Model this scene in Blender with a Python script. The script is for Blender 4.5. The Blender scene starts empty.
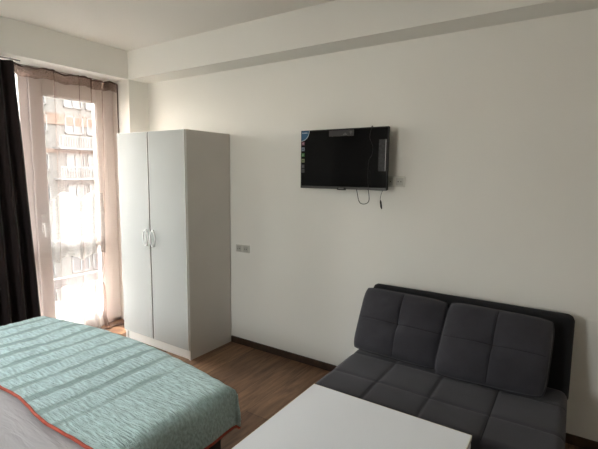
import bpy, bmesh, math, random
from mathutils import Vector, Matrix, noise
random.seed(7)
S = bpy.context.scene
COL = S.collection
PI = math.pi

# ------------------------------------------------------------------ materials
def mat(name, col=(.8, .8, .8), rough=.5, spec=.5, metal=0.0, bump=None, vary=None, sheen=0, coat=0):
    m = bpy.data.materials.new(name); m.use_nodes = True
    nt = m.node_tree; b = nt.nodes['Principled BSDF']
    b.inputs['Base Color'].default_value = (*col, 1)
    b.inputs['Roughness'].default_value = rough
    b.inputs['Specular IOR Level'].default_value = spec
    b.inputs['Metallic'].default_value = metal
    b.inputs['Sheen Weight'].default_value = sheen
    b.inputs['Coat Weight'].default_value = coat
    tc = nt.nodes.new('ShaderNodeTexCoord')
    if vary:
        sc, amt = vary
        n = nt.nodes.new('ShaderNodeTexNoise'); n.inputs['Scale'].default_value = sc; n.inputs['Detail'].default_value = 5
        nt.links.new(tc.outputs['Object'], n.inputs['Vector'])
        r = nt.nodes.new('ShaderNodeValToRGB')
        r.color_ramp.elements[0].position = .3; r.color_ramp.elements[1].position = .7
        r.color_ramp.elements[0].color = (*[c * (1 - amt) for c in col], 1)
        r.color_ramp.elements[1].color = (*[min(1, c * (1 + amt)) for c in col], 1)
        nt.links.new(n.outputs['Fac'], r.inputs['Fac']); nt.links.new(r.outputs['Color'], b.inputs['Base Color'])
    if bump:
        sc, st = bump
        n = nt.nodes.new('ShaderNodeTexNoise'); n.inputs['Scale'].default_value = sc; n.inputs['Detail'].default_value = 4
        nt.links.new(tc.outputs['Object'], n.inputs['Vector'])
        bp = nt.nodes.new('ShaderNodeBump'); bp.inputs['Strength'].default_value = st; bp.inputs['Distance'].default_value = .01
        nt.links.new(n.outputs['Fac'], bp.inputs['Height']); nt.links.new(bp.outputs['Normal'], b.inputs['Normal'])
    return m

M = {}
M['wall'] = mat('wall_paint', (.79, .775, .73), .85, .25, bump=(60, .06), vary=(1.5, .012))
M['ceil'] = mat('ceiling_paint', (.80, .765, .715), .9, .2, bump=(40, .05))
M['base'] = mat('dark_baseboard', (.05, .028, .018), .5, .4, vary=(20, .3))
M['frame'] = mat('white_window_frame', (.78, .77, .76), .35, .5)
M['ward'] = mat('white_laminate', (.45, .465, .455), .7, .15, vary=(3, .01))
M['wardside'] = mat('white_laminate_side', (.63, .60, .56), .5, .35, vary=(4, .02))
M['edge'] = mat('edge_band', (.80, .80, .77), .4, .5)
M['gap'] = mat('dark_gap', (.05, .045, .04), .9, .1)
M['chrome'] = mat('handle_metal', (.86, .86, .86), .28, .5, metal=.15)
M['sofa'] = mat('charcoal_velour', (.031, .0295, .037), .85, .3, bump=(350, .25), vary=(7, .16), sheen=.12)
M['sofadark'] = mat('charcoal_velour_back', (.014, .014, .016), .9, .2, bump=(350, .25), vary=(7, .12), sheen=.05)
M['thread'] = mat('dark_thread', (.010, .010, .012), .9, .1)
M['blackplastic'] = mat('black_plastic', (.012, .012, .013), .45, .4)
M['table'] = mat('white_tabletop', (.86, .88, .92), .33, .5, vary=(2, .01))
M['tedge'] = mat('table_edge', (.82, .79, .70), .4, .4)
M['tvb'] = mat('tv_bezel', (.010, .010, .010), .5, .2)
M['tvbot'] = mat('tv_lower_bezel', (.030, .028, .027), .35, .5)
M['screen'] = mat('tv_screen', (.004, .004, .0045), .12, .10)
M['cable'] = mat('black_cable', (.01, .01, .01), .5, .3)
M['socket'] = mat('socket_plastic', (.55, .54, .49), .35, .5)
M['socketd'] = mat('socket_well', (.44, .43, .39), .5, .4)
M['piping'] = mat('coral_piping', (.42, .085, .055), .8, .2, vary=(30, .25))
M['bedbase'] = mat('dark_bed_base', (.030, .022, .018), .7, .3, vary=(9, .2))
M['rail'] = mat('curtain_wire', (.35, .33, .31), .4, .5)
M['hem'] = mat('brown_hem', (.09, .06, .05), .9, .1)
M['conc'] = mat('balcony_concrete', (.10, .095, .09), .9, .2, vary=(5, .1))
M['metalring'] = mat('grey_ring', (.35, .35, .36), .35, .5, metal=.8)

def drape_mat():
    m = mat('brown_drape', (.015, .009, .009), .8, .2, bump=(260, .2), vary=(5, .3), sheen=.12)
    return m
M['drape'] = drape_mat()

# floor : laminate planks running towards the television wall
def floor_mat():
    m = bpy.data.materials.new('brown_laminate'); m.use_nodes = True
    nt = m.node_tree; b = nt.nodes['Principled BSDF']; N = nt.nodes.new; Lk = nt.links.new
    tc = N('ShaderNodeTexCoord')
    mp = N('ShaderNodeMapping'); mp.inputs['Rotation'].default_value = (0, 0, PI / 2)
    Lk(tc.outputs['Object'], mp.inputs['Vector'])
    br = N('ShaderNodeTexBrick'); br.offset = .37; br.inputs['Scale'].default_value = 1
    br.inputs['Brick Width'].default_value = 1.25; br.inputs['Row Height'].default_value = .19
    br.inputs['Mortar Size'].default_value = .0014; br.inputs['Bias'].default_value = 0
    br.inputs['Color1'].default_value = (.13, .070, .040, 1); br.inputs['Color2'].default_value = (.29, .175, .105, 1)
    br.inputs['Mortar'].default_value = (.03, .015, .01, 1)
    Lk(mp.outputs['Vector'], br.inputs['Vector'])
    mp2 = N('ShaderNodeMapping'); mp2.inputs['Scale'].default_value = (9, 1.1, 1)
    Lk(tc.outputs['Object'], mp2.inputs['Vector'])
    n = N('ShaderNodeTexNoise'); n.inputs['Scale'].default_value = 3; n.inputs['Detail'].default_value = 8; n.inputs['Distortion'].default_value = .9
    n.inputs['Roughness'].default_value = .62
    Lk(mp2.outputs['Vector'], n.inputs['Vector'])
    r = N('ShaderNodeValToRGB'); r.color_ramp.elements[0].position = .30; r.color_ramp.elements[1].position = .72
    r.color_ramp.elements[0].color = (.42, .38, .34, 1); r.color_ramp.elements[1].color = (1.35, 1.32, 1.28, 1)
    Lk(n.outputs['Fac'], r.inputs['Fac'])
    mx = N('ShaderNodeMix'); mx.data_type = 'RGBA'; mx.blend_type = 'MULTIPLY'; mx.inputs[0].default_value = 1
    Lk(br.outputs['Color'], mx.inputs[6]); Lk(r.outputs['Color'], mx.inputs[7])
    Lk(mx.outputs[2], b.inputs['Base Color'])
    b.inputs['Roughness'].default_value = .48; b.inputs['Specular IOR Level'].default_value = .35
    bp = N('ShaderNodeBump'); bp.inputs['Strength'].default_value = .2; bp.inputs['Distance'].default_value = .003
    Lk(n.outputs['Fac'], bp.inputs['Height']); Lk(bp.outputs['Normal'], b.inputs['Normal'])
    return m
M['floor'] = floor_mat()

# seersucker bedspread : woven bands across, fine ribs and puckers between
def blanket_mat():
    m = bpy.data.materials.new('mint_seersucker'); m.use_nodes = True
    nt = m.node_tree; b = nt.nodes['Principled BSDF']; N = nt.nodes.new; Lk = nt.links.new
    tc = N('ShaderNodeTexCoord')
    def noise_(scale3, sc, det=4, dist=0):
        mp = N('ShaderNodeMapping'); mp.inputs['Scale'].default_value = scale3
        Lk(tc.outputs['Object'], mp.inputs['Vector'])
        n = N('ShaderNodeTexNoise'); n.inputs['Scale'].default_value = sc; n.inputs['Detail'].default_value = det
        n.inputs['Distortion'].default_value = dist
        Lk(mp.outputs['Vector'], n.inputs['Vector']); return n
    w = N('ShaderNodeTexWave'); w.wave_type = 'BANDS'; w.bands_direction = 'X'; w.wave_profile = 'SIN'
    w.inputs['Scale'].default_value = 2.15; w.inputs['Distortion'].default_value = 1.3
    w.inputs['Detail'].default_value = 2; w.inputs['Detail Scale'].default_value = 2
    Lk(tc.outputs['Object'], w.inputs['Vector'])
    bandr = N('ShaderNodeValToRGB'); bandr.color_ramp.elements[0].position = .16; bandr.color_ramp.elements[1].position = .42
    bandr.color_ramp.elements[0].color = (0, 0, 0, 1); bandr.color_ramp.elements[1].color = (1, 1, 1, 1)
    # bands fade in patches and stop before the foot end
    mk = noise_((2.2, 3.5, 2), 1.5, 2)
    mr1 = N('ShaderNodeMapRange'); mr1.inputs['From Min'].default_value = .35; mr1.inputs['From Max'].default_value = .65
    mr1.inputs['To Min'].default_value = .0; mr1.inputs['To Max'].default_value = .22
    Lk(mk.outputs['Fac'], mr1.inputs['Value'])
    spx = N('ShaderNodeSeparateXYZ'); Lk(tc.outputs['Object'], spx.inputs[0])
    mr2 = N('ShaderNodeMapRange'); mr2.inputs['From Min'].default_value = 1.85; mr2.inputs['From Max'].default_value = 2.05
    mr2.inputs['To Min'].default_value = 0; mr2.inputs['To Max'].default_value = .5
    Lk(spx.outputs['X'], mr2.inputs['Value'])
    sm = N('ShaderNodeMath'); sm.operation = 'ADD'; Lk(mr1.outputs[0], sm.inputs[0]); Lk(mr2.outputs[0], sm.inputs[1])
    sm2 = N('ShaderNodeMath'); sm2.operation = 'ADD'; Lk(w.outputs['Fac'], sm2.inputs[0]); Lk(sm.outputs[0], sm2.inputs[1])
    Lk(sm2.outputs[0], bandr.inputs['Fac'])
    pk = noise_((13, 58, 40), 1.5, 3, .1)       # puckers, elongated along the bed
    pk2 = noise_((16, 120, 80), 1.2, 2, .05)
    cr = N('ShaderNodeValToRGB'); cr.color_ramp.elements[0].position = .32; cr.color_ramp.elements[1].position = .66
    cr.color_ramp.elements[0].color = (.36, .50, .50, 1); cr.color_ramp.elements[1].color = (.56, .73, .735, 1)
    Lk(pk.outputs['Fac'], cr.inputs['Fac'])
    mx = N('ShaderNodeMix'); mx.data_type = 'RGBA'
    mx.inputs[6].default_value = (.275, .385, .38, 1)
    Lk(bandr.outputs['Color'], mx.inputs[0]); Lk(cr.outputs['Color'], mx.inputs[7])
    Lk(mx.outputs[2], b.inputs['Base Color'])
    b.inputs['Roughness'].default_value = .85; b.inputs['Specular IOR Level'].default_value = .2
    b.inputs['Sheen Weight'].default_value = .15
    # fine woven ribs
    w2 = N('ShaderNodeTexWave'); w2.wave_type = 'BANDS'; w2.bands_direction = 'X'; w2.inputs['Scale'].default_value = 42
    w2.inputs['Distortion'].default_value = .5
    Lk(tc.outputs['Object'], w2.inputs['Vector'])
    add = N('ShaderNodeMath'); add.operation = 'MULTIPLY_ADD'; add.inputs[1].default_value = .12
    mul = N('ShaderNodeMath'); mul.operation = 'MULTIPLY'
    Lk(pk.outputs['Fac'], mul.inputs[0]); Lk(bandr.outputs['Color'], mul.inputs[1])
    Lk(w2.outputs['Fac'], add.inputs[0]); Lk(mul.outputs[0], add.inputs[2])
    add2 = N('ShaderNodeMath'); add2.operation = 'MULTIPLY_ADD'; add2.inputs[1].default_value = .35
    Lk(pk2.outputs['Fac'], add2.inputs[0]); Lk(add.outputs[0], add2.inputs[2])
    bp = N('ShaderNodeBump'); bp.inputs['Strength'].default_value = .7; bp.inputs['Distance'].default_value = .016
    Lk(add2.outputs[0], bp.inputs['Height']); Lk(bp.outputs['Normal'], b.inputs['Normal'])
    return m
M['blanket'] = blanket_mat()

def sheet_mat():
    m = mat('lilac_grey_sheet', (.45, .43, .44), .8, .2)
    nt = m.node_tree; b = nt.nodes['Principled BSDF']; N = nt.nodes.new; Lk = nt.links.new
    tc = N('ShaderNodeTexCoord'); mp = N('ShaderNodeMapping'); mp.inputs['Scale'].default_value = (2.5, 12, 3)
    mp.inputs['Rotation'].default_value = (0, 0, .5)
    Lk(tc.outputs['Object'], mp.inputs['Vector'])
    n = N('ShaderNodeTexNoise'); n.inputs['Scale'].default_value = 1.4; n.inputs['Detail'].default_value = 3; n.inputs['Distortion'].default_value = .8
    Lk(mp.outputs['Vector'], n.inputs['Vector'])
    bp = N('ShaderNodeBump'); bp.inputs['Strength'].default_value = .5; bp.inputs['Distance'].default_value = .02
    Lk(n.outputs['Fac'], bp.inputs['Height']); Lk(bp.outputs['Normal'], b.inputs['Normal'])
    return m
M['sheet'] = sheet_mat()

def cloth_sheer(name, tint, dif, alpha):
    m = bpy.data.materials.new(name); m.use_nodes = True
    nt = m.node_tree; N = nt.nodes.new; Lk = nt.links.new
    nt.nodes.remove(nt.nodes['Principled BSDF'])
    out = nt.nodes['Material Output']
    tr = N('ShaderNodeBsdfTransparent'); tr.inputs['Color'].default_value = (*tint, 1)
    tl = N('ShaderNodeBsdfTranslucent'); tl.inputs['Color'].default_value = (*dif, 1)
    df = N('ShaderNodeBsdfDiffuse'); df.inputs['Color'].default_value = (*dif, 1)
    a = N('ShaderNodeMixShader'); a.inputs[0].default_value = .3
    Lk(tl.outputs[0], a.inputs[1]); Lk(df.outputs[0], a.inputs[2])
    c = N('ShaderNodeMixShader')
    tc = N('ShaderNodeTexCoord'); n = N('ShaderNodeTexNoise'); n.inputs['Scale'].default_value = 160; n.inputs['Detail'].default_value = 1
    Lk(tc.outputs['Object'], n.inputs['Vector'])
    mr = N('ShaderNodeMapRange'); mr.inputs['From Min'].default_value = .3; mr.inputs['From Max'].default_value = .7
    mr.inputs['To Min'].default_value = alpha * .75; mr.inputs['To Max'].default_value = min(1, alpha * 1.25)
    Lk(n.outputs['Fac'], mr.inputs['Value']); Lk(mr.outputs[0], c.inputs[0])
    Lk(tr.outputs[0], c.inputs[1]); Lk(a.outputs[0], c.inputs[2]); Lk(c.outputs[0], out.inputs['Surface'])
    return m
M['sheer'] = cloth_sheer('pink_voile', (.97, .91, .88), (.33, .255, .235), .20)
M['heading'] = cloth_sheer('gathered_voile', (.80, .68, .62), (.30, .20, .17), .45)
M['lace'] = cloth_sheer('white_lace', (1, 1, 1), (.36, .35, .33), .55)

def glass_mat():
    m = bpy.data.materials.new('window_glass'); m.use_nodes = True
    nt = m.node_tree; N = nt.nodes.new; Lk = nt.links.new
    nt.nodes.remove(nt.nodes['Principled BSDF'])
    fr = N('ShaderNodeFresnel'); fr.inputs['IOR'].default_value = 1.45
    tr = N('ShaderNodeBsdfTransparent'); tr.inputs['Color'].default_value = (.97, .98, .97, 1)
    gl = N('ShaderNodeBsdfGlossy'); gl.inputs['Roughness'].default_value = .03
    mx = N('ShaderNodeMixShader')
    ge = N('ShaderNodeNewGeometry'); inv = N('ShaderNodeMath'); inv.operation = 'SUBTRACT'; inv.inputs[0].default_value = 1
    mu = N('ShaderNodeMath'); mu.operation = 'MULTIPLY'
    Lk(ge.outputs['Backfacing'], inv.inputs[1]); Lk(fr.outputs[0], mu.inputs[0]); Lk(inv.outputs[0], mu.inputs[1])
    Lk(mu.outputs[0], mx.inputs[0]); Lk(tr.outputs[0], mx.inputs[1]); Lk(gl.outputs[0], mx.inputs[2])
    Lk(mx.outputs[0], nt.nodes['Material Output'].inputs['Surface'])
    return m
M['glass'] = glass_mat()

# ------------------------------------------------------------------ mesh helpers
def link(name, bm, m, parent=None, smooth=False, bevel=0, loc=None, rot=None, segs=2):
    me = bpy.data.meshes.new(name)
    bmesh.ops.recalc_face_normals(bm, faces=bm.faces[:]) if not getattr(bm, 'keep', False) else None
    bm.to_mesh(me); bm.free()
    mats = m if isinstance(m, (list, tuple)) else [m]
    for x in mats: me.materials.append(x)
    o = bpy.data.objects.new(name, me); COL.objects.link(o)
    if smooth:
        for p in me.polygons: p.use_smooth = True
    if bevel:
        b = o.modifiers.new('bevel', 'BEVEL'); b.width = bevel; b.segments = segs; b.limit_method = 'ANGLE'; b.angle_limit = .7
    if parent: o.parent = parent
    if loc: o.location = loc
    if rot: o.rotation_euler = rot
    return o

def bx(bm, x0, x1, y0, y1, z0, z1, mi=0):
    r = bmesh.ops.create_cube(bm, size=1)
    for v in r['verts']:
        v.co = Vector(((x0 + x1) / 2 + v.co.x * (x1 - x0), (y0 + y1) / 2 + v.co.y * (y1 - y0), (z0 + z1) / 2 + v.co.z * (z1 - z0)))
    for f in {f for v in r['verts'] for f in v.link_faces}: f.material_index = mi
    return r['verts']

def box(name, c, m, parent=None, bevel=0):
    bm = bmesh.new(); bx(bm, *c); return link(name, bm, m, parent, bevel=bevel)

def tube(bm, pts, r, seg=8, closed=False):
    pts = [Vector(p) for p in pts]; n = len(pts); rings = []
    for i, p in enumerate(pts):
        a = pts[(i - 1) % n] if (closed or i > 0) else pts[i]
        b = pts[(i + 1) % n] if (closed or i < n - 1) else pts[i]
        t = (b - a).normalized() if (b - a).length > 1e-9 else Vector((0, 0, 1))
        up = Vector((0, 0, 1)) if abs(t.z) < .9 else Vector((0, 1, 0))
        s = t.cross(up).normalized(); u = s.cross(t).normalized()
        rr = r[i] if isinstance(r, (list, tuple)) else r
        rings.append([bm.verts.new(p + s * math.cos(2 * PI * k / seg) * rr + u * math.sin(2 * PI * k / seg) * rr) for k in range(seg)])
    for i in range(n if closed else n - 1):
        A = rings[i]; B = rings[(i + 1) % n]
        for k in range(seg): bm.faces.new((A[k], A[(k + 1) % seg], B[(k + 1) % seg], B[k]))
    if not closed:
        bm.faces.new(rings[0][::-1]); bm.faces.new(rings[-1])

def cyl(bm, p0, p1, r, seg=20): tube(bm, [p0, p1], r, seg)

def grid(bm, nu, nv, f, mi=0):
    V = [[bm.verts.new(f(i / nu, j / nv)) for j in range(nv + 1)] for i in range(nu + 1)]
    for i in range(nu):
        for j in range(nv):
            fc = bm.faces.new((V[i][j], V[i + 1][j], V[i + 1][j + 1], V[i][j + 1])); fc.material_index = mi
    return V

def smooth_path(pts, n=8):
    P = [Vector(p) for p in pts]; out = []
    for i in range(len(P) - 1):
        a = P[max(0, i - 1)]; b = P[i]; c = P[i + 1]; d = P[min(len(P) - 1, i + 2)]
        for k in range(n):
            t = k / n
            out.append(.5 * ((2 * b) + (c - a) * t + (2 * a - 5 * b + 4 * c - d) * t * t + (3 * b - a - 3 * c + d) * t ** 3))
    out.append(P[-1]); return out

def thing(name, label, cat, loc=(0, 0, 0), group=None):
    o = bpy.data.objects.new(name, None); COL.objects.link(o); o.location = loc
    o.empty_display_size = .1
    o['label'] = label; o['category'] = cat
    if group: o['group'] = group
    return o
def tag(o, label, cat, group=None):
    o['label'] = label; o['category'] = cat
    if group: o['group'] = group
    return o
def struct(o): o['kind'] = 'structure'; return o
def local(parent, o):
    """parent a mesh written in world coordinates to an Empty standing at its base"""
    o.parent = parent
    o.location = o.location - parent.location
    return o

# ------------------------------------------------------------------ dimensions
H = 2.6; HS = 2.348; D = .2157            # ceiling, soffit underside, soffit depth
XR = 5.0; YF = -4.4; WT = .34             # right wall, front wall, window wall thickness
NY = -2.05                                # far end of the window niche

# ------------------------------------------------------------------ room shell
struct(box('floor', (-WT, XR + .15, YF - .15, .15, -.12, 0), M['floor']))
struct(box('ceiling', (-WT, XR + .15, YF - .15, .15, H, H + .15), M['ceil']))
struct(box('wall_back', (-WT, XR + .15, 0, .15, 0, H), M['wall']))
struct(box('wall_right', (XR, XR + .15, YF, 0, 0, H), M['wall']))
W2 = (.98, 1.83, 1.15, 2.15)                 # unseen window added behind the photographer to brighten the television wall
bm = bmesh.new()
bx(bm, -WT, W2[0], YF - .15, YF, 0, H); bx(bm, W2[1], XR + .15, YF - .15, YF, 0, H)
bx(bm, W2[0], W2[1], YF - .15, YF, 0, W2[2]); bx(bm, W2[0], W2[1], YF - .15, YF, W2[3], H)
struct(link('wall_front', bm, M['wall']))
fill_win = bpy.data.objects.new('fill_window', None); COL.objects.link(fill_win); struct(fill_win)
bm = bmesh.new()
for c in ((W2[0], W2[0] + .07, W2[2], W2[3]), (W2[1] - .07, W2[1], W2[2], W2[3]), (1.38, 1.43, W2[2], W2[3]), (W2[0] + .07, W2[1] - .07, W2[2], W2[2] + .07), (W2[0] + .07, W2[1] - .07, W2[3] - .07, W2[3])):
    bx(bm, c[0], c[1], YF - .11, YF - .05, c[2], c[3])
struct(link('window_frame', bm, M['frame'], fill_win, bevel=.005))
bm = bmesh.new(); bx(bm, W2[0] + .06, W2[1] - .06, YF - .083, YF - .077, W2[2] + .06, W2[3] - .06)
struct(link('window_pane', bm, M['glass'], fill_win))
bm = bmesh.new()
bx(bm, -WT, 0, -D, 0, 0, HS)
bx(bm, -WT, 0, YF, 0, HS, H)
bx(bm, -WT, 0, YF, NY, 0, HS)
struct(link('wall_left', bm, M['wall']))
struct(box('trim_1', (0, XR, -D, 0, HS, H), M['wall']))           # boxed beam along the television wall
struct(box('baseboard_back', (1.062, XR, -.014, 0, 0, .056), M['base'], bevel=.003))
struct(box('baseboard_right', (XR - .014, XR, YF, -.014, 0, .056), M['base'], bevel=.003))
struct(box('baseboard_front', (0, XR - .014, YF, YF + .014, 0, .056), M['base'], bevel=.003))

# ------------------------------------------------------------------ balcony door and its side window
FX0, FX1 = -.315, -.25
def prof(bm, y0, y1, z0, z1, x0=FX0, x1=FX1): bx(bm, x0, x1, min(y0, y1), max(y0, y1), z0, z1)
win = bpy.data.objects.new('window_1', None); COL.objects.link(win); struct(win)
bm = bmesh.new()
prof(bm, -D, -.30, 0, HS, FX0 - .01, FX1 - .012)
prof(bm, -.975, -1.045, 0, HS, FX0 - .01, FX1 - .004)
prof(bm, NY, NY + .07, 0, HS, FX0 - .01, FX1 - .012)
prof(bm, NY, -D, 2.272, HS, FX0 - .01, FX1 - .012)
prof(bm, NY, -D, 0, .035, FX0 - .01, FX1 - .012)
prof(bm, -1.045, NY, .82, .90, FX0 - .01, FX1 - .012)
struct(link('window_frame', bm, M['frame'], win, bevel=.006))
for (a, b_, c, d) in ((-1.04, -1.99, .89, 2.275), (-1.04, -1.99, .03, .83)):
    bm = bmesh.new(); bx(bm, -.292, -.286, b_, a, c, d); struct(link('window_pane', bm, M['glass'], win))

door = bpy.data.objects.new('door_1', None); COL.objects.link(door); struct(door)
bm = bmesh.new()
yl, yr, gl_, gr = -.972, -.303, -.873, -.400
prof(bm, yl, gl_, .038, 2.268, FX0, FX1 + .012)
prof(bm, gr, yr, .038, 2.268, FX0, FX1 + .012)
prof(bm, gl_, gr, 2.135, 2.268, FX0, FX1 + .012)
prof(bm, gl_, gr, .038, .135, FX0, FX1 + .012)
prof(bm, gl_, gr, .80, .875, FX0, FX1 + .008)
for (z0, z1) in ((.135, .80), (.875, 2.135)):      # glazing beads
    prof(bm, gl_, gl_ + .012, z0, z1, -.27, -.244); prof(bm, gr - .012, gr, z0, z1, -.27, -.244)
    prof(bm, gl_, gr, z0, z0 + .012, -.27, -.244); prof(bm, gl_, gr, z1 - .012, z1, -.27, -.244)
struct(link('door_leaf', bm, M['frame'], door, bevel=.005))
for (z0, z1) in ((.13, .81), (.87, 2.14)):
    bm = bmesh.new(); bx(bm, -.285, -.279, gl_ - .01, gr + .01, z0, z1); struct(link('door_pane', bm, M['glass'], door))
bm = bmesh.new()
bx(bm, -.238, -.228, -.938, -.908, .98, 1.12)
tube(bm, [(-.228, -.923, 1.05), (-.212, -.923, 1.05), (-.208, -.923, 1.03), (-.208, -.923, .945)], .009, 10)
struct(link('door_handle', bm, M['chrome'], door, bevel=.002))

# ------------------------------------------------------------------ outside
struct(box('floor_balcony', (-1.55, -WT, -3.4, .6, -.16, -.03), M['conc']))
struct(box('trim_2', (-1.30, -WT, -3.6, .8, 2.72, 2.9), M['conc']))            # added balcony slab above, unseen, sized to keep sun off the upper curtain
M['parapet'] = mat('parapet_render', (.055, .05, .048), .9, .1, vary=(6, .1))
struct(box('trim_3', (-1.60, -1.52, -3.4, .6, -.16, .22), M['parapet']))
M['street'] = mat('street_ground', (.03, .03, .03), .9, .1, vary=(.1, .3))
struct(box('ground', (-90, -2.2, -60, 90, -12.3, -12), M['street']))
FC = mat('facade_cream', (.042, .041, .038), .9, .1, vary=(.3, .08))
FO = mat('facade_orange', (.042, .029, .022), .9, .1, vary=(.5, .1))
FP = mat('facade_pane', (.01,.012,.014), .3, .5)
FW = mat('facade_white', (.06, .06, .058), .8, .2)
ab = thing('apartment_building', 'pale apartment block with rows of windows seen through the sheer curtain', 'building', (-33, 15, -12))
XB = -31
bm = bmesh.new(); bx(bm, XB - 9, XB, 2, 34, -12, 13); local(ab, link('wall', bm, FC))
for z in (5.15, 2.95, 8.15):
    bm = bmesh.new(); bx(bm, XB, XB + .12, 2, 34, z, z + .85 if z != 2.95 else z + .3); local(ab, link('coloured_band', bm, FO))
for z0 in (-9.9, -6.9, -3.9, -1, 1.5, 4.5, 6.55, 9.3):
    for k in range(13):
        y = 5.1 + k * 2.05 + (.25 if k % 2 else 0)
        w = 1.5 if k % 3 != 1 else .95
        bm = bmesh.new()
        for (a, b_, c, d) in ((y, y + w, z0 + 1.32, z0 + 1.42), (y, y + w, z0, z0 + .1), (y, y + .1, z0, z0 + 1.42), (y + w - .1, y + w, z0, z0 + 1.42), (y + w / 2 - .05, y + w / 2 + .05, z0, z0 + 1.42)):
            bx(bm, XB, XB + .14, a, b_, c, d)
        wf = local(ab, link('window', bm, FW))
        bm = bmesh.new(); bx(bm, XB, XB + .05, y + .08, y + w - .08, z0 + .08, z0 + 1.34)
        link('pane', bm, FP, wf)
for z in (3.35, .95):
    for y0 in (14.6, 20.4):
        bm = bmesh.new()
        bx(bm, XB, XB + 1.1, y0, y0 + 3.4, z - .12, z)
        bx(bm, XB + 1.04, XB + 1.1, y0, y0 + 3.4, z + .85, z + .92)
        for k in range(18): bx(bm, XB + 1.05, XB + 1.09, y0 + k * .2, y0 + k * .2 + .04, z, z + .86)
        local(ab, link('balcony', bm, FW))

# ------------------------------------------------------------------ sheer curtain
def sheer_x(y, z):
    k = (2.32 - z) / 2.32
    amp = .009 + .010 * k
    x = -.165 + amp * math.sin(y * 34 + 1.5 * math.sin(y * 9)) + .006 * noise.noise(Vector((y * 8, z * 1.2, 3)))
    for yc in (-.83, -.61, -.50, -.40):                       # sharper pleats
        x += .042 * math.exp(-((y - yc + .05 * max(0, 1 - z / 2.3) ** 1.5) / .009) ** 2)
    if z < .12 and y > -.62: x += (.12 - z) * .45 * (1 + .3 * math.sin(y * 40))
    return x
sc_ = thing('sheer_curtain', 'long pale pink sheer curtain hanging in front of the glass balcony door', 'curtain', (-.165, -.7, 0))
Y0, Y1 = -1.30, -.226
def ztop(y): return 2.318 + .007 * math.sin(y * 21 + 1) + .004 * math.sin(y * 55)
bm = bmesh.new()
def f(u, v):
    y = Y0 + (Y1 - Y0) * u; z = .006 + (ztop(y) - .075 - .006) * v
    return Vector((sheer_x(y, z), y - (.04 * (1 - v) ** 3 if u > .8 else 0), z))
grid(bm, 330, 60, f); local(sc_, link('voile', bm, M['sheer'], smooth=True))
bm = bmesh.new()
def f(u, v):
    y = Y0 + (Y1 - Y0) * u; z = ztop(y) - .078 + .078 * v
    return Vector((sheer_x(y, z) + .004 * math.sin(y * 160) + .003, y, z))
grid(bm, 400, 5, f); local(sc_, link('gathered_heading', bm, M['heading'], smooth=True))
bm = bmesh.new()
pts = [(sheer_x(y, 2.3) + .006, y, ztop(y)) for y in [Y0 + (Y1 - Y0) * i / 120 for i in range(121)]]
tube(bm, pts, [.0042 + .0028 * abs(math.sin(i * .21)) for i in range(121)], 6)
pts = [(sheer_x(Y1, 2.3) + .008 + .003 * math.sin(z * 9), Y1 - .001, z) for z in [2.318 - i * .05 for i in range(40)]]
tube(bm, pts, [.0055 - .003 * i / 40 for i in range(40)], 6)
local(sc_, link('dark_hem', bm, M['hem'], smooth=True))
bm = bmesh.new()
pts = [(sheer_x(y, .02) + .006, y - .005, .010) for y in [-.62 + .38 * i / 30 for i in range(31)]]
tube(bm, pts, .007, 6); local(sc_, link('floor_hem', bm, M['hem'], smooth=True))
# white lace panels with scalloped edges on the outer side of the voile
def scallop_panel(y0, y1, top, bot):
    bm = bmesh.new()
    def f(u, v):
        y = y0 + (y1 - y0) * u
        a = bot(y); b_ = top(y); z = a + (b_ - a) * v
        return Vector((sheer_x(y, z) - .014, y, z))
    grid(bm, 90, 20, f); return bm
def bumps(y): return abs(math.sin((y + .895) / .27 * PI))
local(sc_, link('lace_panel', scallop_panel(-.895, -.42, lambda y: 1.22 + .10 * bumps(y) ** .6, lambda y: .675 + .075 * bumps(y) ** .7), M['lace'], smooth=True))
local(sc_, link('lace_panel', scallop_panel(-.88, -.44, lambda y: .40 + .09 * bumps(y + .06) ** .6, lambda y: .03), M['lace'], smooth=True))
bm = bmesh.new(); tube(bm, [(-.168, -2.04, 2.326), (-.168, -1.3, 2.324), (-.168, -.219, 2.326)], .004, 8)
rod = link('curtain_wire', bm, M['rail'], smooth=True)
tag(rod, 'thin curtain wire stretched across the top of the window recess', 'curtain rod')

# ------------------------------------------------------------------ heavy drape
dr = thing('drape', 'heavy dark brown drape gathered at the left side of the balcony door', 'curtain', (-.09, -1.45, 0))
def drape_f(u, v):
    z = .02 + 2.30 * v
    ye = -1.135 + .085 * (1 - v) ** 1.2
    y = ye - u * (.62 + .10 * (1 - v))
    fold = math.sin(u * 2 * PI * 6.5 + .5 * math.sin(v * 3)) 
    x = -.088 + (.026 + .016 * (1 - v)) * fold + .010 * noise.noise(Vector((u * 6, z * 1.5, 1)))
    return Vector((x, y, z))
bm = bmesh.new(); grid(bm, 260, 50, drape_f)
o = local(dr, link('drape_cloth', bm, M['drape'], smooth=True))
s = o.modifiers.new('thickness', 'SOLIDIFY'); s.thickness = .004
for k in range(7):
    u = (k + .25) / 6.5
    if u > 1: break
    p = drape_f(u, 1)
    bm = bmesh.new(); tube(bm, [(p.x, p.y, p.z + .012 + .0) + Vector((0, 0, 0)) if False else (-.088 + .012 * math.cos(a), p.y, 2.326 + .014 * math.sin(a)) for a in [2 * PI * i / 14 for i in range(14)]], .0025, 6, closed=True)
    local(dr, link('ring', bm, M['metalring'], smooth=True))
bm = bmesh.new(); tube(bm, [(-.088, -2.04, 2.333), (-.088, -1.09, 2.333)], .0055, 10)
tag(link('curtain_rod', bm, M['metalring'], smooth=True), 'slim metal rod that carries the dark brown drape', 'curtain rod')

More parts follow.
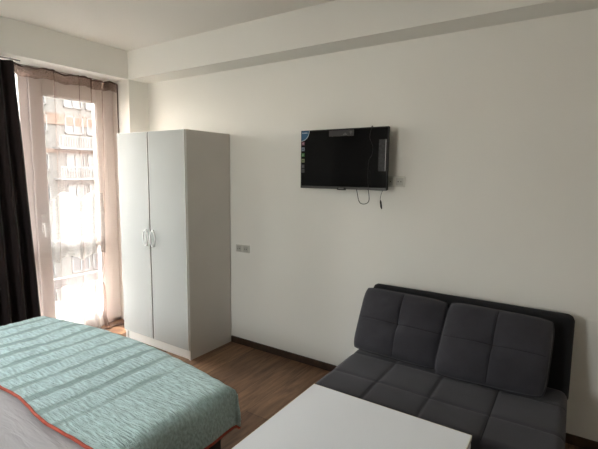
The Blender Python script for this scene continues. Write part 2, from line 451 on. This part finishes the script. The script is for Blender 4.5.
# ------------------------------------------------------------------ wardrobe
wx0, wx1, wy, wh = .217, 1.057, -.501, 1.824
wd = thing('wardrobe', 'tall white two door wardrobe standing against the wall beside the balcony door', 'wardrobe', ((wx0 + wx1) / 2, wy / 2, 0))
T = .018
def wpart(name, c, m, bevel=.0015): return local(wd, box(name, c, m, bevel=bevel))
wpart('side_panel', (wx0, wx0 + T, wy + T + .002, -.006, 0, wh), M['wardside'])
wpart('side_panel', (wx1 - T, wx1, wy + T + .002, -.006, 0, wh), M['wardside'])
wpart('top_panel', (wx0 + T, wx1 - T, wy + T + .002, -.006, wh - T, wh), M['ward'])
wpart('bottom_panel', (wx0 + T, wx1 - T, wy + T + .002, -.010, .085, .085 + T), M['ward'])
wpart('back_panel', (wx0 + T, wx1 - T, -.010, -.006, .09, wh - T), M['gap'])
wpart('plinth', (wx0 + T, wx1 - T, wy + T + .008, wy + T + .024, 0, .083), M['edge'])
wpart('front_edge', (wx1 - T, wx1 + .0015, wy - .001 + T, wy + T + .001, 0, wh), M['edge'], 0)
wpart('front_edge', (wx0 - .0015, wx0 + T, wy - .001 + T, wy + T + .001, 0, wh), M['edge'], 0)
mid = (wx0 + wx1) / 2 - .014
for s, (a, b_) in ((0, (wx0 + .001, mid - .0085)), (1, (mid + .0085, wx1 - .001))):
    bm = bmesh.new(); bx(bm, a + .0015, b_ - .0015, wy, wy + T - .002, .0865, wh - .0025)
    dl = local(wd, link('door', bm, M['ward']))
    bm = bmesh.new()                                            # pale edge banding around the leaf
    for c in ((a, a + .0025, .085, wh - .001), (b_ - .0025, b_, .085, wh - .001)):
        bx(bm, c[0], c[1], wy - .0003, wy + T - .002, c[2], c[3])
    bx(bm, a + .0025, b_ - .0025, wy - .0003, wy + T - .002, .085, .0875); bx(bm, a + .0025, b_ - .0025, wy - .0003, wy + T - .002, wh - .0035, wh - .001)
    e = link('edge_banding', bm, M['edge'], dl)
    hx = mid - .043 if s == 0 else mid + .046                   # oval bow handles
    bm = bmesh.new()
    pts = []
    for i in range(40):
        t = 2 * PI * i / 40
        cx, cz = math.cos(t), math.sin(t)
        pts.append((hx + .030 * cx, wy - .014 - .004 * abs(cz) , .957 + .064 * cz))
    tube(bm, pts, [.0042 + .0012 * abs(math.cos(2 * PI * i / 40)) for i in range(40)], 8, closed=True)
    for dz in (-.064, .064): cyl(bm, (hx, wy + .001, .957 + dz), (hx, wy - .016, .957 + dz), .006, 10)
    h = link('handle', bm, M['chrome'], dl, smooth=True)
    h['label'] = 'oval metal bow handle'
bm = bmesh.new(); bx(bm, mid - .0084, mid + .0084, wy + .004, wy + T + .004, .0875, wh - .0035)  # dark strip put in as the shade between the door leaves
local(wd, link('gap_shade_strip', bm, M['gap']))

# ------------------------------------------------------------------ television
tv = thing('television', 'flat black television mounted on the white wall between wardrobe and sofa', 'television', (2.178, -.05, 1.395))
tx0, tx1, tz0, tz1, ty = 1.843, 2.512, 1.395, 1.807, -.1
bm = bmesh.new(); bx(bm, tx0, tx1, ty + .003, ty + .022, tz0 + .002, tz1)
local(tv, link('rear_cover', bm, M['tvb'], bevel=.004))
bm = bmesh.new(); bx(bm, tx0 + .13, tx1 - .13, ty + .022, ty + .05, tz0 + .06, tz1 - .1)
local(tv, link('rear_housing', bm, M['tvb'], bevel=.012))
bm = bmesh.new(); bw = .007
bx(bm, tx0, tx0 + bw, ty - .002, ty + .004, tz0, tz1); bx(bm, tx1 - bw, tx1, ty - .002, ty + .004, tz0, tz1)
bx(bm, tx0 + bw, tx1 - bw, ty - .002, ty + .004, tz1 - bw, tz1)
local(tv, link('bezel', bm, M['tvb'], bevel=.001))
bm = bmesh.new(); bx(bm, tx0 + bw, tx1 - bw, ty - .003, ty + .004, tz0, tz0 + .017)
lb = local(tv, link('lower_bezel', bm, M['tvbot'], bevel=.001))
bm = bmesh.new(); bx(bm, tx0 + bw, tx1 - bw, ty + .0002, ty + .003, tz0 + .017, tz1 - bw)
local(tv, link('screen', bm, M['screen']))
# badge bump under the bezel
bm = bmesh.new(); bx(bm, 2.148, 2.215, ty - .006, ty + .004, tz0 - .006, tz0 + .013)
bd = local(tv, link('badge', bm, M['tvb'], bevel=.003))
M['ink'] = mat('silver_print', (.42, .42, .42), .5, .4)
M['inkw'] = mat('white_print', (.6, .68, .72), .6, .3)
bm = bmesh.new(); x = 2.162
for w in (.007, .006, .007, .006, .006):
    bx(bm, x, x + .0015, ty - .0068, ty - .0055, tz0 + .000, tz0 + .008); bx(bm, x, x + w - .001, ty - .0068, ty - .0055, tz0 + .0065, tz0 + .008)
    bx(bm, x, x + w - .0015, ty - .0068, ty - .0055, tz0 + .003, tz0 + .0042)
    x += w + .0015
link('badge_print', bm, M['ink'], bd).location = (0, 0, 0)
# quarter round blue sticker in the corner
M['blue'] = mat('blue_sticker', (.018, .085, .17), .45, .4, vary=(14, .3))
bm = bmesh.new(); R_ = .068; cx, cz = tx0 + .004, tz1 - .004
def fan(bm, r0, r1, y):
    n = 14
    for i in range(n):
        a0 = -PI / 2 + (PI / 2) * i / n; a1 = -PI / 2 + (PI / 2) * (i + 1) / n
        q = [(cx + r * math.cos(a), y, cz + r * 1.05 * math.sin(a)) for (r, a) in ((r0, a0), (r1, a0), (r1, a1), (r0, a1))]
        vs = [bm.verts.new(p) for p in q]
        bm.faces.new(vs)
fan(bm, .0005, R_, ty - .0026); bs = local(tv, link('sticker', bm, M['blue'])); bs['label'] = 'quarter round blue sticker with white lettering'
bm = bmesh.new(); fan(bm, R_ - .003, R_, ty - .0031)
x = cx + .006
for k, w in enumerate((.006, .007, .006, .006, .007, .006)):
    z1_ = cz - .010
    bx(bm, x, x + .0016, ty - .0034, ty - .0028, z1_ - .008, z1_)
    if k % 2 == 0: bx(bm, x, x + w - .001, ty - .0034, ty - .0028, z1_ - .0016, z1_)
    bx(bm, x + w - .0025, x + w - .001, ty - .0034, ty - .0028, z1_ - .008, z1_ - .001)
    bx(bm, x, x + w - .001, ty - .0034, ty - .0028, z1_ - .0048, z1_ - .0034)
    x += w + .0014
link('lettering', bm, M['inkw'], bs)
for k, (z, c, c2) in enumerate(((1.716, (.12, .035, .06), (.35, .22, .26)), (1.675, (.20, .25, .30), (.05, .08, .12)), (1.634, (.04, .16, .035), (.2, .32, .2)),
                               (1.593, (.27, .29, .15), (.08, .12, .05)), (1.552, (.05, .045, .05), (.10, .10, .10)), (1.520, (.07, .065, .07), (.04, .04, .04)))):
    m1 = mat('icon_colour', c, .5, .4); m2 = mat('icon_mark', c2, .5, .4)
    bm = bmesh.new(); bx(bm, tx0 + .006, tx0 + .031, ty - .0027, ty - .0002, z - .013, z + .013)
    st = local(tv, link('icon_sticker', bm, m1))
    bm = bmesh.new(); bx(bm, tx0 + .012, tx0 + .025, ty - .0031, ty - .0026, z - .006, z + .005); bx(bm, tx0 + .016, tx0 + .021, ty - .0033, ty - .003, z - .009, z + .008)
    link('icon_mark', bm, m2, st)
M['label'] = mat('dark_label', (.014, .012, .014), .4, .4)
M['label2'] = mat('label_mark', (.07, .068, .07), .5, .4)
bm = bmesh.new(); bx(bm, 2.075, 2.265, ty - .0027, ty - .0002, 1.757, 1.797); ls = local(tv, link('label_strip', bm, M['label']))
bm = bmesh.new(); bx(bm, 2.196, 2.206, ty - .0032, ty - .0026, 1.764, 1.778); bx(bm, 2.206, 2.216, ty - .0032, ty - .0026, 1.764, 1.771)
bx(bm, 2.185, 2.196, ty - .0032, ty - .0026, 1.764, 1.771); bx(bm, 2.240, 2.246, ty - .0032, ty - .0026, 1.766, 1.790); bx(bm, 2.232, 2.254, ty - .0032, ty - .0026, 1.779, 1.785)
link('label_mark', bm, M['label2'], ls)
M['label3'] = mat('grey_label', (.020, .020, .021), .5, .3, vary=(60, .7))
bm = bmesh.new(); bx(bm, 2.448, 2.500, ty - .0027, ty - .0002, 1.520, 1.725); ls2 = local(tv, link('side_label', bm, M['label3']))
bm = bmesh.new(); bx(bm, 2.494, 2.498, ty - .0032, ty - .0026, 1.522, 1.723); link('label_edge', bm, M['ink'], ls2)
# wall bracket
bm = bmesh.new(); bx(bm, 2.08, 2.28, -.012, .0006, 1.5, 1.7); bx(bm, 2.11, 2.14, -.052, -.01, 1.48, 1.72); bx(bm, 2.22, 2.25, -.052, -.01, 1.48, 1.72)
local(tv, link('wall_bracket', bm, M['blackplastic']))
# loose cables
y = ty - .006
bm = bmesh.new()
pts = [(2.389, -.070, 1.808), (2.393, -.085, 1.813), (2.394, -.1, 1.812), (2.395, y, 1.800), (2.384, y, 1.74), (2.408, y, 1.68), (2.404, y, 1.63), (2.383, y, 1.59), (2.379, y, 1.52), (2.381, y, 1.46), (2.385, y, 1.40),
       (2.392, y, 1.345), (2.388, y, 1.318), (2.368, y, 1.303), (2.335, y, 1.303), (2.316, y, 1.325), (2.300, y + .01, 1.37), (2.288, -.085, 1.40), (2.285, -.072, 1.43)]
tube(bm, smooth_path(pts, 6), .0026, 6)
local(tv, link('cable', bm, M['cable'], smooth=True))
bm = bmesh.new()
tube(bm, smooth_path([(2.474, -.07, 1.43), (2.474, -.075, 1.40), (2.466, -.08, 1.37), (2.461, -.082, 1.34), (2.463, -.082, 1.325)], 6), .0016, 6)
pc = local(tv, link('power_cable', bm, M['cable'], smooth=True))
bm = bmesh.new(); tube(bm, [(2.463, -.082, 1.33), (2.465, -.082, 1.32), (2.470, -.082, 1.285), (2.474, -.082, 1.272)], [.003, .0065, .0065, .003], 8)
link('plug', bm, M['cable'], pc, smooth=True)

# ------------------------------------------------------------------ sockets
def socket(x0, x1, z0, z1, n, label):
    t = thing('power_socket', label, 'socket', ((x0 + x1) / 2, 0, (z0 + z1) / 2))
    bm = bmesh.new(); bx(bm, x0, x1, -.009, 0, z0, z1); local(t, link('plate', bm, M['socket'], bevel=.003))
    w = (x1 - x0) / n
    for k in range(n):
        cx = x0 + w * (k + .5); cz = (z0 + z1) / 2
        bm = bmesh.new()
        R1 = min(w, z1 - z0) * .36
        bx(bm, cx - R1, cx + R1, -.0125, -.009, cz - R1, cz + R1)
        g = local(t, link('outlet', bm, M['socketd'], bevel=.002))
        bm = bmesh.new()
        for s in (-1, 1): cyl(bm, (cx + s * .0095, -.0135, cz), (cx + s * .0095, -.012, cz), .0035, 10)
        link('pin_hole', bm, M['gap'], g)
    return t
socket(2.455, 2.600, 1.418, 1.488, 2, 'off-white double wall socket next to the lower right corner of the television')
socket(1.122, 1.270, .825, .890, 2, 'off-white double wall socket low on the wall right of the wardrobe')

# ------------------------------------------------------------------ bed
bx0, bx1 = .50, 2.222; by0, by1 = -2.95, -1.312; bz = .487
bed = thing('bed', 'double bed with a lilac grey sheet and dark base under the mint bedspread', 'bed', ((bx0 + bx1) / 2, (by0 + by1) / 2, 0))
local(bed, box('base', (bx0 + .02, bx1 - .015, by0 + .02, by1 - .02, .06, .27), M['bedbase'], bevel=.006))
for a in (bx0 + .12, bx1 - .12):
    for b_ in (by0 + .14, by1 - .14): local(bed, box('leg', (a - .03, a + .03, b_ - .03, b_ + .03, 0, .06), M['bedbase']))
def softbox(x0, x1, y0, y1, z0, z1, r, st, top=None):
    bm = bmesh.new(); bx(bm, x0, x1, y0, y1, z0, z1)
    for ax, L_ in ((0, x1 - x0), (1, y1 - y0), (2, z1 - z0)):
        n = max(1, int(L_ / st)); lo = (x0, y0, z0)[ax]
        for k in range(1, n):
            co = [0, 0, 0]; co[ax] = lo + L_ * k / n; no = [0, 0, 0]; no[ax] = 1
            bmesh.ops.bisect_plane(bm, geom=bm.verts[:] + bm.edges[:] + bm.faces[:], plane_co=co, plane_no=no)
    for v in bm.verts:
        c = v.co
        q = Vector((min(max(c.x, x0 + r), x1 - r), min(max(c.y, y0 + r), y1 - r), min(max(c.z, z0 + r), z1 - r)))
        d = c - q
        if d.length > 1e-6:
            c = q + d.normalized() * r if sum(abs(t) > 1e-6 for t in d) > 1 else c
        v.co = c
        if top: v.co = top(v.co)
    return bm
bm = softbox(bx0, bx1, by0, by1, .27, bz, .045, .04)
local(bed, link('mattress', bm, M['sheet'], smooth=True))

# blanket : folded back half way, hanging over the foot end and the far side
BZ = bz + .008
def drop1(s, flat0, flat1, r, drop0, drop1_):
    """arc-length s -> (coordinate, drop) of a cloth lying between flat0 and flat1 and hanging at both ends"""
    if s < flat0:
        d = flat0 - s
        a = min(d / r, PI / 2)
        return flat0 - r * math.sin(a), r * (1 - math.cos(a)) + max(0, d - r * PI / 2)
    if s > flat1:
        d = s - flat1
        a = min(d / r, PI / 2)
        return flat1 + r * math.sin(a), r * (1 - math.cos(a)) + max(0, d - r * PI / 2)
    return s, 0
rr = .055
S0, S1 = bx0 + .02 - .10, bx1 - .005 + rr * PI / 2 - rr + .195
T0, T1 = -1.925, by1 + .205
def blank(u, v, off=0):
    s = S0 + (S1 - S0) * u
    t = T0 + (T1 - T0) * v
    if v < .15: t += (.014 * math.sin(s * 5.2 + .8) + .006 * math.sin(s * 13)) * (1 - v / .15)
    x, dx = drop1(s, bx0 + .02, bx1 - .020, rr, 0, 0)
    y, dy = drop1(t, -9, by1 - .022, rr, 0, 0)
    d = (dx ** 9 + dy ** 9) ** (1 / 9)
    y += .095 * max(0, math.sin(PI * (min(max(s, bx0), bx1) - bx0) / (bx1 - bx0))) ** 1.0 * max(0, min(1, (t + 1.75) / .45)) ** 2
    if dx > .03: d += .012 * math.sin((t + 1.33) * 11) * min(1, (dx - .03) / .12)
    if dx > .03: x += .012 * math.sin(t * 16) * min(1, dx / .12) + .002 * dx / .15
    if dy > .03: y += .010 * math.sin(s * 14) * min(1, dy / .12) + .006
    w = 1 - min(1, (dx + dy) / .05)
    w = max(w, .25)
    nz = .0035 * noise.noise(Vector((s * 9, t * 26, 0))) + .005 * noise.noise(Vector((s * 3, t * 5, 4))) + .0016 * noise.noise(Vector((s * 22, t * 70, 9)))
    nz += .0012 * math.sin(s * 2 * PI / .118 + .6 * math.sin(t * 5))
    return Vector((x, y, BZ + off + .004 - d + nz * w + .003))
bl = thing('bedspread', 'mint green seersucker bedspread with coral piping lying over the bed', 'blanket', (1.4, -1.6, bz))
bm = bmesh.new(); grid(bm, 360, 220, blank)
o = local(bl, link('cover', bm, M['blanket'], smooth=True))
s = o.modifiers.new('thickness', 'SOLIDIFY'); s.thickness = .005; s.offset = -1
N_ = 200
edge = [blank(i / N_, 0) + Vector((0, -.003, 0)) for i in range(N_ + 1)]
edge += [blank(1, i / 80) + Vector((.002, 0, -.003)) for i in range(1, 81)]
bm = bmesh.new(); tube(bm, edge[:-2], .0062, 8); tube(bm, [blank(1 - i / N_, 1) for i in range(24, N_ + 1)], .0062, 8)
pp = local(bl, link('piping', bm, M['piping'], smooth=True)); pp['label'] = 'coral red piped edge'

# ------------------------------------------------------------------ sofa
sx0, sx1, sy0, sz = 2.447, 3.583, -.925, .405
sofa = thing('sofa', 'small armless charcoal grey tufted sofa standing against the white wall', 'sofa', ((sx0 + sx1) / 2, -.5, 0))
SX = (2.732, 3.008, 3.284); SYs = (-.695, -.42)
def seattop(c):
    if c.z > sz - .05:
        k = min(1, (c.z - (sz - .05)) / .03)
        g = 0
        for x in SX: g = max(g, math.exp(-((c.x - x) / .006) ** 2) + .45 * math.exp(-((c.x - x) / .026) ** 2))
        for y in SYs: g = max(g, math.exp(-((c.y - y) / .006) ** 2) + .45 * math.exp(-((c.y - y) / .026) ** 2))
        c = c.copy(); c.z -= .0060 * k * g
        c.z += .004 * noise.noise(Vector((c.x * 5, c.y * 5, 0))) * k
    return c
bm = softbox(sx0, sx1, sy0, -.22, .245, sz, .040, .0085, seattop)
seat = local(sofa, link('seat', bm, M['sofa'], smooth=True))
bm = bmesh.new()
for x in SX: tube(bm, [(x, sy0 + .02 + (-.24 - sy0) * i / 60, seattop(Vector((x, sy0 + .02 + (-.24 - sy0) * i / 60, sz))).z + .0005) for i in range(61)], .0013, 5)
for y in SYs: tube(bm, [(sx0 + .03 + (sx1 - sx0 - .06) * i / 80, y, seattop(Vector((sx0 + .03 + (sx1 - sx0 - .06) * i / 80, y, sz))).z + .0005) for i in range(81)], .0013, 5)
link('seam', bm, M['thread'], seat, smooth=True)
# backrest : thick padded panel, leaning
bh = .463; bt = .11
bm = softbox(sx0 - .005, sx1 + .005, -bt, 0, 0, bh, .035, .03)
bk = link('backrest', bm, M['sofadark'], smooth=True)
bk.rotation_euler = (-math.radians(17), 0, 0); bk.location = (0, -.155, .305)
bk.parent = sofa; bk.location = bk.location - sofa.location
local(sofa, box('under_frame', (sx0 + .04, sx1 - .04, sy0 + .06, -.16, .15, .245), M['blackplastic'], bevel=.005))
for a in (sx0 + .09, sx1 - .09):
    for b_ in (sy0 + .12, -.22): 
        bm = bmesh.new(); cyl(bm, (a, b_, 0), (a, b_, .15), .022, 16); local(sofa, link('leg', bm, M['blackplastic']))

# cushions
def cushion(label, tl, tr, br, bl_, thick, seed):
    """four front-face corners in the world, cushion leaning on the backrest"""
    tl, tr, br, bl_ = map(Vector, (tl, tr, br, bl_))
    c = (tl + tr + br + bl_) / 4
    nrm = (tr - tl).cross(bl_ - tl).normalized()
    if nrm.y > 0: nrm = -nrm
    root = thing('cushion', label, 'cushion', c, 'tufted back cushions of the sofa')
    def surf(u, v, side):
        a, b_ = u * 2 - 1, v * 2 - 1
        # rounded corner outline
        k = .055
        aa = a * (1 - k * (abs(b_) ** 6)); bb = b_ * (1 - k * (abs(a) ** 6))
        U, V_ = (aa + 1) / 2, (bb + 1) / 2
        p = (bl_ * (1 - U) + br * U) * (1 - V_) + (tl * (1 - U) + tr * U) * V_
        e = max(0, (1 - abs(a) ** 3.2) * (1 - abs(b_) ** 3.2)) ** .42
        h = thick * e
        g = math.exp(-(a / .022) ** 2) * .8 + math.exp(-(b_ / .022) ** 2) * .40 + .45 * math.exp(-(a / .16) ** 2) + .28 * math.exp(-(b_ / .16) ** 2)
        g += 1.6 * math.exp(-((a * a + b_ * b_) / .030))
        h -= .0135 * g * e
        h += .013 * noise.noise(Vector((a * 1.8 + seed, b_ * 1.8, 0))) * e + +.004 * noise.noise(Vector((a * 4 + seed, b_ * 5, 3))) * e
        if side > 0: return p + nrm * (h * .62) - c
        return p - nrm * (h * .45) - c
    bm = bmesh.new()
    n = 110
    grid(bm, n, n, lambda u, v: surf(u, v, 1)); grid(bm, n, n, lambda u, v: surf(u, v, -1))
    bmesh.ops.remove_doubles(bm, verts=bm.verts[:], dist=.00005)
    pad = link('pad', bm, M['sofa'], root, smooth=True)
    bm = bmesh.new(); ed = []
    m_ = 60
    for i in range(m_): ed.append(surf(i / m_, 0, 1))
    for i in range(m_): ed.append(surf(1, i / m_, 1))
    for i in range(m_): ed.append(surf(1 - i / m_, 1, 1))
    for i in range(m_): ed.append(surf(0, 1 - i / m_, 1))
    tube(bm, ed, .0042, 8, closed=True)
    link('piping', bm, M['sofa'], root, smooth=True)
    bm = bmesh.new()
    tube(bm, [surf(.5, i / 60, 1) + nrm * .0006 for i in range(2, 59)], .0013, 5)
    tube(bm, [surf(i / 60, .5, 1) + nrm * .0004 for i in range(2, 59)], .0009, 5)
    link('seam', bm, M['thread'], root, smooth=True)
    return root
CU = [
 ('charcoal cross-stitched back cushion at the left end of the sofa', (2.440, -.205, .768), (2.965, -.205, .758), (2.968, -.405, .412), (2.432, -.385, .412)),
 ('charcoal cross-stitched back cushion at the right end of the sofa', (2.972, -.215, .766), (3.503, -.215, .756), (3.488, -.415, .412), (2.955, -.455, .412)),
]
for i, (lb_, *cs) in enumerate(CU): cushion(lb_, *cs, thick=.10, seed=3 + i * 7)

# ------------------------------------------------------------------ coffee table
ax0, ax1, ay0, ay1, az = 2.512, 3.262, -2.15, -.982, .45
tb = thing('coffee_table', 'rectangular white coffee table standing in front of the sofa', 'table', ((ax0 + ax1) / 2, (ay0 + ay1) / 2, 0))
top = local(tb, box('tabletop', (ax0 + .003, ax1 - .003, ay0 + .003, ay1 - .003, az - .018, az), M['table']))
bm = bmesh.new()
bx(bm, ax0, ax0 + .003, ay0, ay1, az - .018, az + .0004); bx(bm, ax1 - .003, ax1, ay0, ay1, az - .018, az + .0004)
bx(bm, ax0, ax1, ay1 - .003, ay1, az - .018, az + .0004); bx(bm, ax0, ax1, ay0, ay0 + .003, az - .018, az + .0004)
link('edge_banding', bm, M['tedge'], top)
top.children[0].location = Vector((0, 0, 0))
for a in (ax0, ax1 - .05):
    for b_ in (ay0, ay1 - .065): local(tb, box('leg', (a, a + .05, b_, b_ + .05, 0, az - .024), M['table'], bevel=.002))
bm = bmesh.new()
for c in ((ax0 + .02, ax0 + .036, ay0 + .05, ay1 - .065), (ax1 - .036, ax1 - .02, ay0 + .05, ay1 - .065)): bx(bm, *c, az - .09, az - .0185)
for c in ((ay0 + .02, ay0 + .036), (ay1 - .05, ay1 - .034)): bx(bm, ax0 + .036, ax1 - .036, c[0], c[1], az - .09, az - .0185)
local(tb, link('apron', bm, M['gap']))

# ------------------------------------------------------------------ daylight
w = bpy.data.worlds.new('sky'); S.world = w; w.use_nodes = True
nt = w.node_tree; bg = nt.nodes['Background']
tc = nt.nodes.new('ShaderNodeTexCoord'); sp = nt.nodes.new('ShaderNodeSeparateXYZ'); rp = nt.nodes.new('ShaderNodeValToRGB')
nt.links.new(tc.outputs['Generated'], sp.inputs[0]); nt.links.new(sp.outputs['Z'], rp.inputs['Fac'])
rp.color_ramp.elements[0].color = (.66, .63, .58, 1); rp.color_ramp.elements[1].color = (1.25, 1.38, 1.5, 1); rp.color_ramp.elements[1].position = .75
nt.links.new(rp.outputs['Color'], bg.inputs['Color'])
SKY = 11.0
bg.inputs['Strength'].default_value = SKY
sun = bpy.data.lights.new('sun', 'SUN'); sun.energy = 12; sun.angle = math.radians(.6); sun.color = (1, .95, .86)
so = bpy.data.objects.new('sun', sun); COL.objects.link(so)
dv = Vector((1, .25, -1.95)).normalized()
so.rotation_euler = dv.to_track_quat('-Z', 'Y').to_euler()
pl = bpy.data.lights.new('window_portal', 'AREA'); pl.shape = 'RECTANGLE'; pl.size = 1.85; pl.size_y = 2.3
pl.cycles.is_portal = True
po = bpy.data.objects.new('window_portal', pl); COL.objects.link(po); po.location = (-.34, (NY - D) / 2, 1.17); po.rotation_euler = (PI / 2, 0, -PI / 2)

p2 = bpy.data.lights.new('fill_portal', 'AREA'); p2.shape = 'RECTANGLE'; p2.size = .85; p2.size_y = 1.0; p2.cycles.is_portal = True  # sky sampling for the added fill window
q2 = bpy.data.objects.new('fill_portal', p2); COL.objects.link(q2); q2.location = ((W2[0] + W2[1]) / 2, YF - .15, (W2[2] + W2[3]) / 2); q2.rotation_euler = (PI / 2, 0, 0)

# ------------------------------------------------------------------ camera
cam = bpy.data.cameras.new('camera'); co = bpy.data.objects.new('camera', cam); COL.objects.link(co)
yaw, pit, rol, fpx = -0.5807, 0.12, 0.0107, 420.4688
fwd = Vector((math.sin(yaw) * math.cos(pit), math.cos(yaw) * math.cos(pit), -math.sin(pit)))
rt = Vector((math.cos(yaw), -math.sin(yaw), 0)); up = rt.cross(fwd)
r2 = rt * math.cos(rol) + up * math.sin(rol); u2 = -rt * math.sin(rol) + up * math.cos(rol)
mt = Matrix((r2, u2, -fwd)).transposed().to_4x4(); mt.translation = Vector((3.5411, -2.7052, 1.498))
co.matrix_world = mt
cam.sensor_fit = 'HORIZONTAL'; cam.sensor_width = 36; cam.lens = 36 * fpx / 598; cam.clip_start = .05; cam.clip_end = 300
S.camera = co

vs = S.view_settings; vs.view_transform = 'Standard'; vs.look = 'None'; vs.exposure = 1.68; vs.gamma = 1; vs.use_curve_mapping = False
c = S.cycles
c.use_denoising = True; c.max_bounces = 12; c.diffuse_bounces = 7; c.transparent_max_bounces = 16; c.sample_clamp_indirect = 6
try: c.denoiser = 'OPENIMAGEDENOISE'
except Exception: pass
